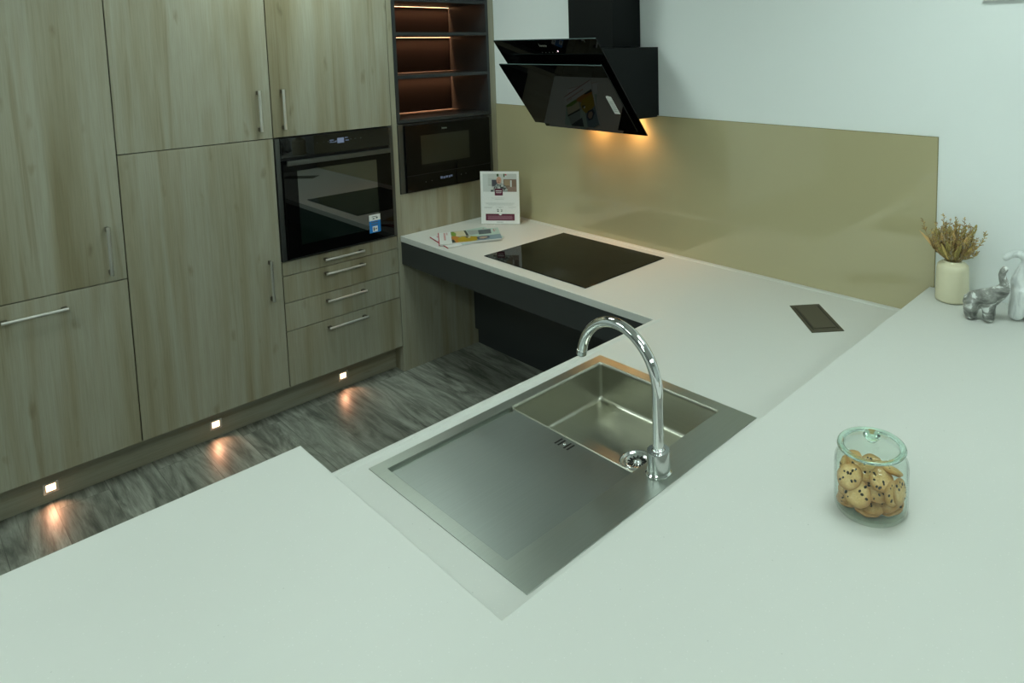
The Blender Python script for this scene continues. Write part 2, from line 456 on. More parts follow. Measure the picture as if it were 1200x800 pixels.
# corner unit: gable, infill panels, wall strip
t = thing('corner_cabinet', 'wood corner housing around the microwave and grey shelves beside the back wall', 'cabinet', (-.3, -.34, ZF), group='tall wood cabinets')
G().box(-.60, 0, -.6885, -.6605, ZF, ZTOP, .001).build('side_panel', WOOD, t)
G().box(-.60, 0, -.0415, -.001, .996, ZTOP, .001).build('wall_strip', WOOD, t)
G().box(-.0195, -.001, -.660, -.001, ZF, .9945, .001).build('front_panel', WOOD, t)
G().box(-.60, -.03, -.660, -.0422, ZTOP - th, ZTOP).build('top_board', CARC, t); g = G(); g.box(-.60, -.022, -.660, -.0422, .9765, .9945)
g.build('microwave_shelf', CARC, t)

# open shelf unit
SY0, SY1 = -.6590, -.0423
t = thing('open_shelf_unit', 'open anthracite shelf unit with warm light strips, above the microwave', 'shelf unit', (-.19, -.355, 1.3825))
for y0, y1 in ((SY0, SY0 + .018), (SY1 - .018, SY1)):
    G().box(-.385, .002, y0, y1, 1.3825, ZTOP - .02, .0008).build('side_panel', GREY, t)
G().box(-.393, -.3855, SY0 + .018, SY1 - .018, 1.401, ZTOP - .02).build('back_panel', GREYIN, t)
G().box(-.385, .002, SY0 + .0185, SY1 - .0185, 1.3825, 1.4005, .0008).build('bottom_board', GREY, t)
G().box(-.385, .002, SY0 + .0185, SY1 - .0185, 2.221, 2.239, .0008).build('top_board', GREY, t)
boards = [1.6240, 1.8560, 2.040]
for z in boards:
    s = G().box(-.385, .002, SY0 + .0185, SY1 - .0185, z, z + .018, .0008).build('shelf', GREY, t)
    G().mat(BLACK).box(-.3855 + .004, -.372, SY0 + .019, SY1 - .019, z - .006, z - .0005).mat(LEDSTRIP).box(-.381, -.3735, SY0 + .02, SY1 - .02, z - .0072, z - .006).build('light_strip', None, s)
    ld = bpy.data.lights.new('shelf_strip_glow', 'AREA'); ld.shape = 'RECTANGLE'; ld.size = .009; ld.size_y = SY1 - SY0 - .04
    ld.energy = 1.5; ld.color = (1.0, .42, .20); ld.spread = math.radians(46)
    lo = bpy.data.objects.new('shelf_strip_glow', ld); COL.objects.link(lo); lo.location = (-.377, (SY0 + SY1) / 2, z - .0085)
    lo.rotation_euler = (0, math.radians(0), 0)

# plinth and its lights
ZPL = ZF + .0002
t = tag(G().box(-.103, -.085, YE, -.6890, ZPL, .1485, .001).build('plinth', WOODH), 'long recessed wood plinth board under the tall cabinets', 'plinth')
for (y, z), ln in zip(((-2.185, .062), (-1.594, .066), (-.992, .070)), ('at the left end, below the leftmost cabinet', 'in the middle, below the cabinet left of the oven', 'nearest the corner, below the drawers')):
    p = thing('plinth_light', 'small square warm plinth light ' + ln, 'light', (-.085, y, z), group='plinth lights')
    g = G()
    for s in (-1, 1):
        g.box(-.0848, -.0822, y - .024, y + .024, z + s * .0185 - .0035, z + s * .0185 + .0035)
        g.box(-.0848, -.0822, y + s * .0205 - .0035, y + s * .0205 + .0035, z - .015, z + .015)
    g.build('bezel', SATIN, p)
    G().box(-.0848, -.0828, y - .015, y + .015, z - .0135, z + .0135, .0008).build('lens', LEDW, p)
    ld = bpy.data.lights.new('plinth_glow', 'SPOT'); ld.energy = .62; ld.color = (1.0, .44, .24); ld.spot_size = math.radians(88); ld.spot_blend = .9; ld.shadow_soft_size = .012
    lo = bpy.data.objects.new('plinth_glow', ld); COL.objects.link(lo); lo.location = (-.080, y, z)
    lo.rotation_euler = (0, math.radians(-50), 0)

# ------------------------------------------------------------------ oven
t = thing('oven', 'black built-in oven with bar handle and display in the tall wood cabinets', 'oven', (-.25, (YB + YC) / 2, .7775))
y0, y1 = YB + .002, YC - .002
G().box(-.52, -.0215, y0 + .03, y1 - .03, .780, 1.368).build('body', BLACKMETAL, t)
for a, b in ((y0, y0 + .022), (y1 - .022, y1)):
    G().box(-.021, .008, a, b, .7785, 1.3735, .0015).build('side_trim', TRIM, t)
G().box(-.021, .002, y0 + .0225, y1 - .0225, .7785, 1.3735).build('front_frame', BLACK, t)
p = G().box(.0025, .014, y0 + .0235, y1 - .0235, 1.277, 1.3725, .001).build('control_panel', BLACKGLASS, t)
def rect_x(g, x, yc, zc, w, h): g.box(x, x + .0005, yc - w / 2, yc + w / 2, zc - h / 2, zc + h / 2); return g
g = G(); rect_x(g, .0141, -.9765, 1.3335, .034, .026); g.build('display', SCREEN, p)
g = G()
for yc, zc, w, h in ((-1.012, 1.234, .022, .005), (-1.006, 1.224, .034, .004), (-.990, 1.228, .008, .004), (-.938, 1.240, .016, .005), (-.934, 1.226, .018, .006), (-1.016, 1.229, .004, .012)):
    rect_x(G(), .0141, yc - .0095, zc + .1045, w, h).build('clock_digit', SCREENDIM, p)
g = G()
for yc in (-1.085, -1.052, -1.03, -.914, -.892, -.862): rect_x(G(), .0141, yc - .0095, 1.3335, .005, .004).build('touch_mark', MARKDIM, p)
dr = G().box(.0045, .022, y0 + .0245, y1 - .0245, .785, 1.265, .0015).build('door', HOODGLASS, t)
G().box(.0221, .0225, -1.200, -.798, .848, 1.212).build('window', WINGLASS, dr)
g = G().mat(OVENBAR).box(.046, .060, y0 + .032, y1 - .040, 1.244, 1.268, .002)
for y in (y0 + .045, y1 - .075): g.mat(BLACK).box(.0205, .048, y, y + .02, 1.247, 1.262)
g.build('handle', None, dr)
g = G().box(.0221, .0235, y0 + .027, y1 - .027, (.7855), .7895); g.build('bottom_rail', OVENBAR, dr)
# energy sticker on the door
yc, zc = -.8245, .8750
g = G().mat(WHITEP).box(.0227, .0230, yc - .031, yc + .031, zc - .048, zc + .048)
g.mat(BLUE).box(.0230, .0232, yc - .031, yc + .031, zc - .048, zc + .016)
g.mat(WHITEP).box(.0232, .0233, yc - .014, yc + .014, zc - .043, zc - .014)
g.mat(DARKINK)
for (a, b, c, d_) in ((-.02, .016, .006, .011), (-.02, .016, -.006, -.001), (-.012, -.002, .024, .030), (.006, .016, .026, .034), (-.016, .012, .036, .039), (-.010, -.002, -.038, -.020), (.002, .009, -.032, -.024)):
    g.box(.0233, .02335, yc + a, yc + b, zc + c, zc + d_)
o = g.build('sticker', None, dr); o['label'] = 'small white and blue sticker'

# ------------------------------------------------------------------ microwave
t = thing('microwave', 'black built-in microwave under the lit grey shelves', 'microwave', (-.2, -.355, .996))
my0, my1, mz0, mz1 = -.6570, -.0440, .9965, 1.3800
G().box(-.40, -.0215, my0 + .02, my1 - .02, mz0 + .002, mz1 - .004).build('body', BLACKMETAL, t)
for a, b in ((my0, my0 + .030), (my1 - .026, my1)):
    G().box(-.021, .004, a, b, mz0, mz1 - .002, .0015).build('side_trim', TRIM, t)
G().box(-.021, .001, my0 + .0305, my1 - .0265, mz0, mz1 - .002).build('front_frame', BLACK, t)
dr = G().box(.0015, .018, my0 + .032, my1 - .028, mz0 + .003, mz1 - .012, .0015).build('door', HOODGLASS, t)
G().box(.0181, .0184, -.533, -.219, 1.145, 1.307).build('window', plain('microwave_window_glass', (.008, .009, .005), .02, ior=1.62), dr)
G().box(.0181, .0188, my0 + .034, my1 - .030, 1.090, 1.0915).build('seam', BLACK, dr)
g = G()
for yc, zc, w, h in ((-.400, .972, .014, .013), (-.383, .970, .012, .012), (-.366, .972, .014, .011), (-.349, .971, .010, .012), (-.335, .973, .012, .010)): rect_x(g, .0181, yc - .0125, zc + .083, w, h)
g.build('display', SCREENDIM, dr)
g = G()
for yc, zc in ((-.50, .962), (-.462, .964), (-.27, .97), (-.238, .972)): rect_x(G(), .0181, yc - .0125, zc + .083, .005, .004).build('touch_mark', MARKDIM, dr)
# little maker's mark: a short row of strokes
def logo_x(g, x, yc, zc, w, h):
    n = 5
    for i in range(n):
        a = yc - w / 2 + i * w / n
        g.box(x, x + .0004, a, a + w / n * .28, zc - h / 2, zc + h / 2 * (1 if i == 0 else .5))
        g.box(x, x + .0004, a, a + w / n * .74, zc - h * .1, zc + h * .1)
    return g
logo_x(G(), .0181, -.380, 1.336, .034, .012).build('maker_mark', MARK, dr)

# ------------------------------------------------------------------ hob worktop, sink worktop (one L-shaped top)
SX0, SX1, SY0_, SY1_ = 1.8690, 2.4757, -1.8170, -1.0125       # sink outline
xs = [.0015, XS, SX0 + .012, SX1 - .012, XB + .02]
ys = [YP - .05, SY0_ + .012, SY1_ - .012, -.6735, -.0005]
def wm(i, j):
    if i == 0: return j == 3
    if i == 2 and j == 1: return False
    return True
w = slab(xs, ys, wm, ZT - .031, ZT).build('worktop', TOP, bevel=.0015)
tag(w, 'low L-shaped white worktop holding the black hob and steel sink', 'worktop')
G().prism([(XS + .0002, ZT), (XS + .0006, ZT + .0032), (XS + .003, ZT + .004), (XS + .0140, ZT + .004), (XS + .0220, ZT + .0002), (XS + .0220, ZT)], YP - .05, -.655, 'y').build('front_lip', TOP, w)
G().prism([(-.0068, ZT), (-.0068, ZT + .004), (-.027, ZT + .0034), (-.030, ZT + .0015), (-.032, ZT)], .0018, XB + .02, 'x').build('rear_lip', TOP, w)

t = thing('fascia_panel', 'anthracite fascia panel under the front edge of the hob worktop', 'panel', (.9, -.67, .613))
G().box(.002, XS + .02, -.6710, -.653, .613, ZT - .0345, .0008).build('board', GREY, t)
t = thing('knee_space_panel', 'dark grey back panel with plinth under the hob worktop', 'panel', (.9, -.2, ZF))
G().box(.002, 2.55, -.2175, -.200, .0995, ZT - .0320).build('board', GREY, t)
G().box(.002, 2.55, -.1975, -.1845, ZF + .0002, .140).build('plinth_board', GREY, t)
t = thing('sink_apron', 'anthracite apron panel under the sink worktop front edge', 'panel', (XS + .03, -1.3, .613))
G().box(XS + .022, XS + .040, YP + .005, -.675, .613, ZT - .0320, .0008).build('board', GREY, t)

# raised bar: U-shaped top on panels
XE, YF = 3.75, -2.98
xs = [XS + .0195, XB, XE]; ys = [YF, YP, -.0072]
b = slab(xs, ys, lambda i, j: not (i == 0 and j == 1), ZB - .031, ZB).build('breakfast_bar', TOP, bevel=.0015)
tag(b, 'wide raised white breakfast bar with a peninsula, in the foreground', 'counter')
G().box(XB + .0005, XB + .0185, YP + .0, -.0075, ZT + .0005, ZB - .032).build('upstand', TOP, b)
G().box(XS + .0205, XB + .0185, YP - .0185, YP - .0005, ZT + .0005, ZB - .032).build('upstand', TOP, b)
g = G(); g.box(2.63, 2.65, YF + .1, -.006, ZF + .0002, ZT - .032); g.build('support_panel', WOOD, b)
g = G(); g.box(XS + .045, XS + .063, YF + .03, YP - .055, ZF + .0002, ZB - .032); g.build('support_panel', WOOD, b)

# ------------------------------------------------------------------ splashback
s = tag(G().mat(SPLASH).box(.0015, 2.6070, -.0062, -.0004, ZT + .0005, 1.4424, .0006).build('splashback', None),
        'long olive glass splashback on the back wall behind the hob', 'splashback')
g = G().mat(SPLASHEDGE).box(.0015, 2.6070, -.0066, -.0003, 1.4425, 1.4445).box(2.6071, 2.6087, -.0066, -.0003, ZB + .001, 1.4445)
g.build('edge', None, s)

# white board cut by the top of the frame
tb = thing('wall_board', 'white board on the back wall at the top right corner', 'board', (3.3, -.01, 1.9224))
G().box(2.745, 4.2, -.018, -.0005, 1.9224, 2.45, .001).build('panel', WHITEP, tb)

# ------------------------------------------------------------------ hob
hb = thing('hob', 'black glass induction hob set in the white worktop', 'hob', (1.0225, -.343, ZT))
g = G().box(.6665, 1.3788, -.6050, -.0812, ZT + .0004, ZT + .0045, .0012).build('glass', HOBGLASS, hb)
mk = plain('hob_zone_mark', (.016, .0155, .011), .25)
def ring(g, cx, cy, r, z):
    n = 40
    for k in range(n):
        a, c = 2 * PI * k / n, 2 * PI * (k + 1) / n
        g.quad([(cx + r * math.cos(a), cy + r * math.sin(a), z), (cx + (r + .0012) * math.cos(a), cy + (r + .0012) * math.sin(a), z),
                (cx + (r + .0012) * math.cos(c), cy + (r + .0012) * math.sin(c), z), (cx + r * math.cos(c), cy + r * math.sin(c), z)])
for cx, cy, r in ((.83, -.21, .075), (1.20, -.21, .105), (.83, -.45, .09), (1.20, -.46, .075)):
    gg = G(); ring(gg, cx, cy, r, ZT + .0047); gg.build('cooking_zone', mk, g)

# ------------------------------------------------------------------ sink
BX0, BX1, BY0, BY1, BZ = 1.906, 2.376, -1.4095, -1.0475, .6470
DY0 = -1.7875
t = thing('sink', 'rectangular stainless steel inset sink with bowl and drainer', 'sink', (2.17, -1.415, ZT))
xs = [SX0, BX0, BX1, SX1]; ys = [SY0_, DY0, BY1, SY1_]
g = slab(xs, ys, lambda i, j: not (i == 1 and j == 1), ZT + .0002, ZT + .0016)
g.build('rim', STEELY, t, bevel=.0006)
# bowl: open box with rounded inner corners
def rrect(x0, x1, y0, y1, r, n=6):
    P = []
    for cx, cy, a0 in ((x1 - r, y1 - r, 0), (x0 + r, y1 - r, 90), (x0 + r, y0 + r, 180), (x1 - r, y0 + r, 270)):
        for k in range(n + 1):
            a = math.radians(a0 + 90 * k / n); P.append((cx + r * math.cos(a), cy + r * math.sin(a)))
    return P
def bowl():
    g = G(); bm = g.bm; rings = []
    lv = [(ZT + .0012, 0, .010), (ZT - .012, 0.0, .010), (BZ + .012, .002, .010)]
    for k in range(1, 6):
        a = PI / 2 * k / 5; lv.append((BZ + .012 - .012 * math.sin(a), .002 + .012 * (1 - math.cos(a)), .012 + .002 * k))
    for z, ins, r in lv:
        rings.append([bm.verts.new((x, y, z)) for x, y in rrect(BX0 + ins, BX1 - ins, BY0 + ins, BY1 - ins, r)])
    n = len(rings[0])
    for a, b in zip(rings, rings[1:]):
        for k in range(n): bm.faces.new((a[k], b[k], b[(k + 1) % n], a[(k + 1) % n]))
    cen = bm.verts.new((2.2255, -1.228, BZ - .0025))
    for k in range(n): bm.faces.new((rings[-1][k], cen, rings[-1][(k + 1) % n]))
    for f in bm.faces: f.smooth = True
    return g
bo = bowl().build('bowl', STEELB, t)
md = bo.modifiers.new('thick', 'SOLIDIFY'); md.thickness = .0012; md.offset = 1.0
# drainer tray lying a little below the rim, and the shallow well around it
g = G()
g.box(BX0 + .0005, BX1 - .0005, DY0 + .0005, BY0 - .0005, ZT - .013, ZT - .0115)
g.box(BX0 + .0005, BX0 + .0015, DY0 + .0005, BY0 - .0005, ZT - .0115, ZT); g.box(BX1 - .0015, BX1 - .0005, DY0 + .0005, BY0 - .0005, ZT - .0115, ZT)
g.box(BX0 + .0015, BX1 - .0015, DY0 + .0005, DY0 + .0015, ZT - .0115, ZT)
g.build('drainer_well', STEELY, t)
dz = ZT - .0028
dr = G().box(BX0 + .0165, BX1 - .003, DY0 + .003, BY0 + .001, dz - .008, dz, .0012).build('drainer', STEELD, t)
for k, dx in enumerate((-.022, -.010, .012, .024)):
    G().box(2.157 + dx - .0026, 2.157 + dx + .0026, -1.447, -1.420, dz, dz + .0005).build('overflow_slot', BLACK, dr)
G().lathe([(.0045, 0), (.0045, .0012), (.003, .0022), (0, .0024)], 16, (2.158, -1.4335, dz)).build('screw', SATIN, dr, smooth=True)
# strainer
sc = (2.2255, -1.228, BZ)
st = G().lathe([(.050, -.002), (.051, .0012), (.0485, .0022), (.044, .0012), (.041, -.006), (.039, -.006), (.036, .001), (.032, .0022), (.028, -.003), (.012, -.0035), (.011, .002), (0, .003)], 48, (sc[0], sc[1], sc[2] + .0014), closed=False).build('strainer', SATIN, t, smooth=True)
g = G()
for k in range(14):
    a = 2 * PI * k / 14
    G().box(.0145, .0275, -.0017, .0017, -.0001, .0006, M=Matrix.Translation((sc[0], sc[1], sc[2] - .0009)) @ Matrix.Rotation(a, 4, 'Z')).build('drain_slot', BLACK, st)

# ------------------------------------------------------------------ tap
tx, ty = 2.4259, -1.3730; tz = ZT + .0018
t = thing('tap', 'tall chrome swan-neck tap standing on the sink rim', 'tap', (tx, ty, tz))
G().lathe([(.0310, 0), (.0322, .002), (.0322, .0045), (.0295, .007), (.0282, .0085)], 48, (tx, ty, tz)).build('base_ring', CHROME, t, auto=40)
G().lathe([(.0282, .0086), (.0282, .0555), (.0272, .0578), (.0165, .0578), (.0163, .0535)], 48, (tx, ty, tz)).build('body', SATIN, t, auto=40)
G().lathe([(.0160, .0536), (.0160, .058), (.0145, .0610), (.0134, .0615)], 32, (tx, ty, tz)).build('collar', CHROME, t, auto=40)
R, zc, th_ = .135, .970, math.radians(178)
dx, dy = math.cos(th_), math.sin(th_)
pts = [(tx, ty, tz + .050)] + [(tx, ty, tz + .06 + k * (zc - tz - .06) / 8) for k in range(9)]
for k in range(1, 33):
    a = math.radians(168) * k / 32; pts.append((tx + dx * R * (1 - math.cos(a)), ty + dy * R * (1 - math.cos(a)), zc + R * math.sin(a)))
sp = G().tube(pts, .0133, 24).build('spout', CHROME, t, auto=50)
e0, e1 = Vector(pts[-2]), Vector(pts[-1]); dv = (e1 - e0).normalized()
G().tube([e1 - dv * .001, e1 + dv * .012, e1 + dv * .0125, e1 + dv * .0145], [.0142, .0142, .0136, .0118], 24).build('aerator', SATIN, t, auto=40)

# ------------------------------------------------------------------ pop-up socket
t = local(thing('pop_up_socket', 'dark bronze pop-up socket cover set flush in the white worktop', 'socket', (2.2740, -.2805, ZT), math.radians(-43.0)))
L, W = .128, .0595
G().box(-L, L, -W, W, .0003, .0022, .0008).build('frame', BRONZE, t)
G().box(-L + .030, L - .030, -W + .0195, W - .0195, .0023, .0044, .0009).build('lid', BRONZE, t)
for s in (-1, 1): G().box(-L + .022, L - .022, s * (W - .0135) - .0028, s * (W - .0135) + .0028, .00225, .0026).build('slot', BLACK, t)

# ------------------------------------------------------------------ cooker hood
t = thing('cooker_hood', 'black angled glass cooker hood on the wall above the hob', 'cooker hood', (1.0225, -.2, 1.37))
G().box(.874, 1.1764, -.1973, -.0005, 1.7780, HC - .002, .001).build('chimney', BLACKMETAL, t)
G().prism([(-.0068, 1.4475), (-.0068, 1.7772), (-.400, 1.7772), (-.408, 1.755), (-.1945, 1.4560), (-.170, 1.4475)], .751, 1.2939, 'x').build('body', BLACKMETAL, t)
def slant(p_top, p_bot, x0, x1, th, off=0.0):
    """slanted glass sheet: p_top/p_bot are (y,z) of its outer face"""
    a, b = Vector((0, *p_top)), Vector((0, *p_bot)); d = (b - a).normalized(); n = Vector((0, d.z, -d.y))
    if n.y > 0: n = -n
    a2, b2 = a - n * th, b - n * th
    return [(a.y, a.z), (b.y, b.z), (b2.y, b2.z), (a2.y, a2.z)], n, d
poly, nrm, dv = slant((-.5070, 1.8180), (-.1870, 1.3715), 0, 0, .006)
up = G().prism(poly, .6712, 1.3742, 'x').build('upper_glass', HOODGLASS, t, bevel=.0008)
poly2, n2, d2 = slant((-.4773, 1.7035), (-.2585, 1.3977), 0, 0, .006)
lo_ = G().prism(poly2, .6692, 1.3762, 'x').build('lower_glass', HOODGLASS, t, bevel=.0008)
# spacer box between the two sheets, carrying the front flap
a = Vector((0, -.4773, 1.7035)) + d2 * .06 - n2 * .0065; b = Vector((0, -.4773, 1.7035)) + d2 * .33 - n2 * .0065
back = .018
G().prism([(a.y, a.z), (b.y, b.z), ((b - n2 * back).y, (b - n2 * back).z), ((a - n2 * back).y, (a - n2 * back).z)], .74, 1.30, 'x').build('flap_mount', BLACKMETAL, t)
GLEDGE = plain('glass_bright_edge', (.10, .15, .15), .2)
g = G()
for (p, q, x0, x1, n_) in (((-.5070, 1.8180), None, .6712, 1.3742, nrm), ((-.4773, 1.7035), None, .6692, 1.3762, n2)):
    c = Vector((0, *p)) - n_ * .003; u_ = -(dv if n_ is nrm else d2)
    v0, v1 = c + n_ * .0024 + u_ * .0005, c - n_ * .0024 + u_ * .0005
    v2, v3 = v1 + u_ * .0008, v0 + u_ * .0008
    g.prism([(k.y, k.z) for k in (v0, v1, v2, v3)], x0 + .002, x1 - .002, 'x')
g.build('polished_edge', GLEDGE, t)
# underside, lamps
u = G().box(.757, 1.288, -.19, -.012, 1.4405, 1.4470).build('underside', BLACKMETAL, t)
for x in (.90, 1.165):
    G().lathe([(.030, -.006), (.030, 0), (0, 0)], 28, (x, -.055, 1.4402)).build('lamp', HOODLED, u)
    ld = bpy.data.lights.new('hood_lamp_glow', 'SPOT'); ld.energy = 2.0; ld.color = (1.0, .47, .17); ld.spot_size = math.radians(150); ld.spot_blend = .8; ld.shadow_soft_size = .028
    lo = bpy.data.objects.new('hood_lamp_glow', ld); COL.objects.link(lo); lo.location = (x, -.050, 1.429)
# marks lying on the upper glass: s along the width, q down the slope
def on_slope(org, n_, d_, x, q, w, h, g, lift=.0003):
    c = Vector((x, org[0], org[1])) + Vector((0, d_.y, d_.z)) * q + n_ * lift
    wv = Vector((w / 2, 0, 0)); hv = Vector((0, d_.y, d_.z)) * (h / 2)
    p = [c - wv - hv, c + wv - hv, c + wv + hv, c - wv + hv]
    return g.quad(p)
g = G()
for i in range(5):
    on_slope((-.5070, 1.8180), nrm, dv, .992 + i * .0105, .033 if i else .030, .0026, .012 if i else .017, g); on_slope((-.5070, 1.8180), nrm, dv, .995 + i * .0105, .033, .006, .0035, g)
g.build('maker_mark', MARK, up)
g = G()
for i in range(5): on_slope((-.5070, 1.8180), nrm, dv, .985 + i * .024, .070, .006, .005, G()).build('touch_mark', MARKDIM, up)
on_slope((-.5070, 1.8180), nrm, dv, 1.0960, .063, .006, .007, G()).build('indicator', PINKLED, up)
g = G()
for x, q in ((1.300, .010), (1.325, .140)): on_slope((-.5070, 1.8180), nrm, dv, x, q, .004, .012, G()).build('hinge_pin', MARKDIM, up)
# rating label on the lower glass
g = G().mat(WHITEP)
lx, lq = 1.310, .222
c0 = Vector((lx, -.4773, 1.7035)) + Vector((0, d2.y, d2.z)) * lq + n2 * .0004
ex = Vector((1, 0, 0)); ed = Vector((0, d2.y, d2.z))
def lp(a, b, k=0.0): return c0 + ex * a + ed * b + n2 * k
g.quad([lp(-.012, -.050), lp(.0, -.056), lp(.022, -.050), lp(.022, .050)][:3] + [lp(.022, .050), lp(-.012, .050)])
g.mat(GREYINK)
for k in range(6): g.quad([lp(-.006, -.022 + k * .011, .0003), lp(.017, -.022 + k * .011, .0003), lp(.017, -.018 + k * .011, .0003), lp(-.006, -.018 + k * .011, .0003)])
o = g.build('sticker', None, lo_); o['label'] = 'small white rating label'

# ------------------------------------------------------------------ leaflet in a clear stand
bx0, by0 = .1475, -.2486; bx1, by1 = .3324, -.1137
ang = math.atan2(by1 - by0, bx1 - bx0)
t = local(thing('leaflet_stand', 'upright white leaflet with burgundy banner in a clear stand by the splashback', 'leaflet', ((bx0 + bx1) / 2, (by0 + by1) / 2, ZT + .0006), ang))
HW, HH = .1145, .3090
lean = Matrix.Rotation(math.radians(-2.0), 4, 'X')
G().box(-HW + .001, HW - .001, 0, .0012, .0025, HH - .001, M=lean).build('leaflet', WHITEP, t)
g = G(); g.box(-HW, HW, -.0022, -.0008, .001, HH, .0004, M=lean); g.box(-HW, HW, .0018, .0032, .001, HH, .0004, M=lean)
g.build('clear_sleeve', ACRYL, t)
G().box(-HW, HW, .003, .075, .0, .0018, .0004).build('foot', ACRYL, t)
lf = [o for o in COL.objects if o.parent == t and o.name.startswith('leaflet')][0]
def pr(g, x0, x1, z0, z1, k=0): g.box(x0, x1, -.0003 - .00006 * (k + 1), -.0003 - .00006 * k, z0, z1, M=lean); return g
def prp(g, pts, k=0): g.prism(pts, -.0003 - .00006 * (k + 1), -.0003 - .00006 * k, 'y', M=lean); return g
# u,v run 0..1 over the sheet from its top left corner
U = lambda u: -HW + u * 2 * HW
V = lambda v: HH * (1 - v)
def pruv(g, u0, u1, v0, v1, k=0): return pr(g, U(u0), U(u1), V(v1), V(v0), k)
I = {n: ink('print_' + n, c) for n, c in dict(wall=(.60, .62, .60), sofa=(.42, .40, .39), cushion=(.07, .07, .09), books=(.22, .14, .10), rug=(.30, .20, .16), skin=(.62, .34, .24), skin_shade=(.36, .17, .13),
     shirt=(.30, .33, .32), shirt_dark=(.05, .06, .06), plant=(.05, .11, .03), red=(.45, .03, .06), cloth=(.66, .69, .68), pale=(.56, .60, .58), wood=(.36, .26, .16)).items()}
g = G()
pv = lambda k, m, a, b, c, d_: pruv(g.mat(I[m]), a, b, c, d_, k)
pv(0, 'wall', .07, .94, .05, .385); pv(1, 'cloth', .07, .20, .05, .385); pv(1, 'sofa', .20, .55, .145, .30); pv(2, 'pale', .20, .45, .15, .26)
pv(3, 'cushion', .30, .45, .16, .28); pv(2, 'books', .60, .93, .15, .33); pv(3, 'wood', .62, .76, .16, .27); pv(3, 'rug', .70, .93, .29, .385); pv(3, 'cloth', .77, .81, .17, .30)
pv(1, 'plant', .43, .48, .05, .10); pv(2, 'cloth', .58, .68, .05, .12); pv(3, 'plant', .60, .635, .05, .11); pv(3, 'red', .64, .68, .055, .08); pv(2, 'cloth', .08, .30, .27, .385); pv(4, 'shirt_dark', .27, .33, .35, .385)
def el(cx, cy, rx, ry, n=20): return [(U(cx + rx * math.cos(2 * PI * i / n)), V(cy + ry * math.sin(2 * PI * i / n))) for i in range(n)]
prp(g.mat(I['shirt']), [(U(a), V(b)) for a, b in ((.31, .385), (.35, .30), (.43, .235), (.50, .225), (.58, .235), (.66, .29), (.71, .385))], 4)
for (a, b) in (((.36, .33), (.42, .29)), ((.44, .27), (.47, .25)), ((.52, .33), (.60, .29)), ((.60, .35), (.66, .31)), ((.40, .36), (.44, .34)), ((.50, .29), (.53, .26)), ((.62, .28), (.64, .26))):
    pruv(g.mat(I['shirt_dark']), a[0], b[0], b[1], a[1], 5)
for (a, b) in (((.38, .35), (.40, .30)), ((.55, .29), (.58, .25)), ((.47, .33), (.50, .29)), ((.64, .36), (.67, .33))):
    pruv(g.mat(I['cloth']), a[0], b[0], b[1], a[1], 5)
prp(g.mat(I['skin']), el(.483, .170, .063, .068), 6)
prp(g.mat(I['skin_shade']), el(.478, .205, .030, .016), 7); prp(g.mat(I['skin_shade']), el(.487, .168, .045, .007), 7)
o = g.build('photo', None, lf); o['label'] = 'printed photo of a seated person in a patterned shirt'
g = G(); pruv(g.mat(BURG), .37, .575, .325, .455, 8)
for v0, v1, a, b in ((.362, .374, .395, .55), (.392, .400, .405, .54), (.412, .420, .41, .535)): pruv(g.mat(PINKINK if v0 > .40 else WHITEP), a, b, v0, v1, 9)
g.build('logo_square', None, lf)
g = G()
prp(g.mat(BURG), [(U(a), V(b)) for a, b in ((.125, .80), (.455, .80), (.485, .826), (.52, .826), (.545, .80), (.865, .80), (.865, .925), (.125, .925))], 8)
for i in range(4): pruv(g.mat(PINKINK), .17 + .012 * (i % 2), .82 - .02 * ((i + 1) % 2), .838 + i * .019, .846 + i * .019, 9)
g.build('banner', None, lf)
g = G().mat(GREYINK)
for v0, a, b in ((.500, .27, .62), (.525, .36, .60), (.595, .12, .87), (.612, .14, .86), (.63, .20, .82), (.672, .09, .31), (.688, .09, .28), (.665, .40, .59), (.68, .46, .54), (.672, .71, .90), (.70, .79, .82)): pruv(g, a, b, v0, v0 + .006, 8)
g.build('small_print', None, lf)
for m_, a in ((DARKINK, (.415, .46, .71, .723)), (DARKINK, (.42, .465, .738, .76)), (GREYINK, (.51, .53, .708, .73)), (DARKINK, (.53, .555, .722, .735)), (DARKINK, (.515, .55, .744, .757))):
    pruv(G(), *a, 8).build('emblem', m_, lf)
pruv(G(), .40, .57, .952, .958, 8).build('footer_line', DARKINK, lf)

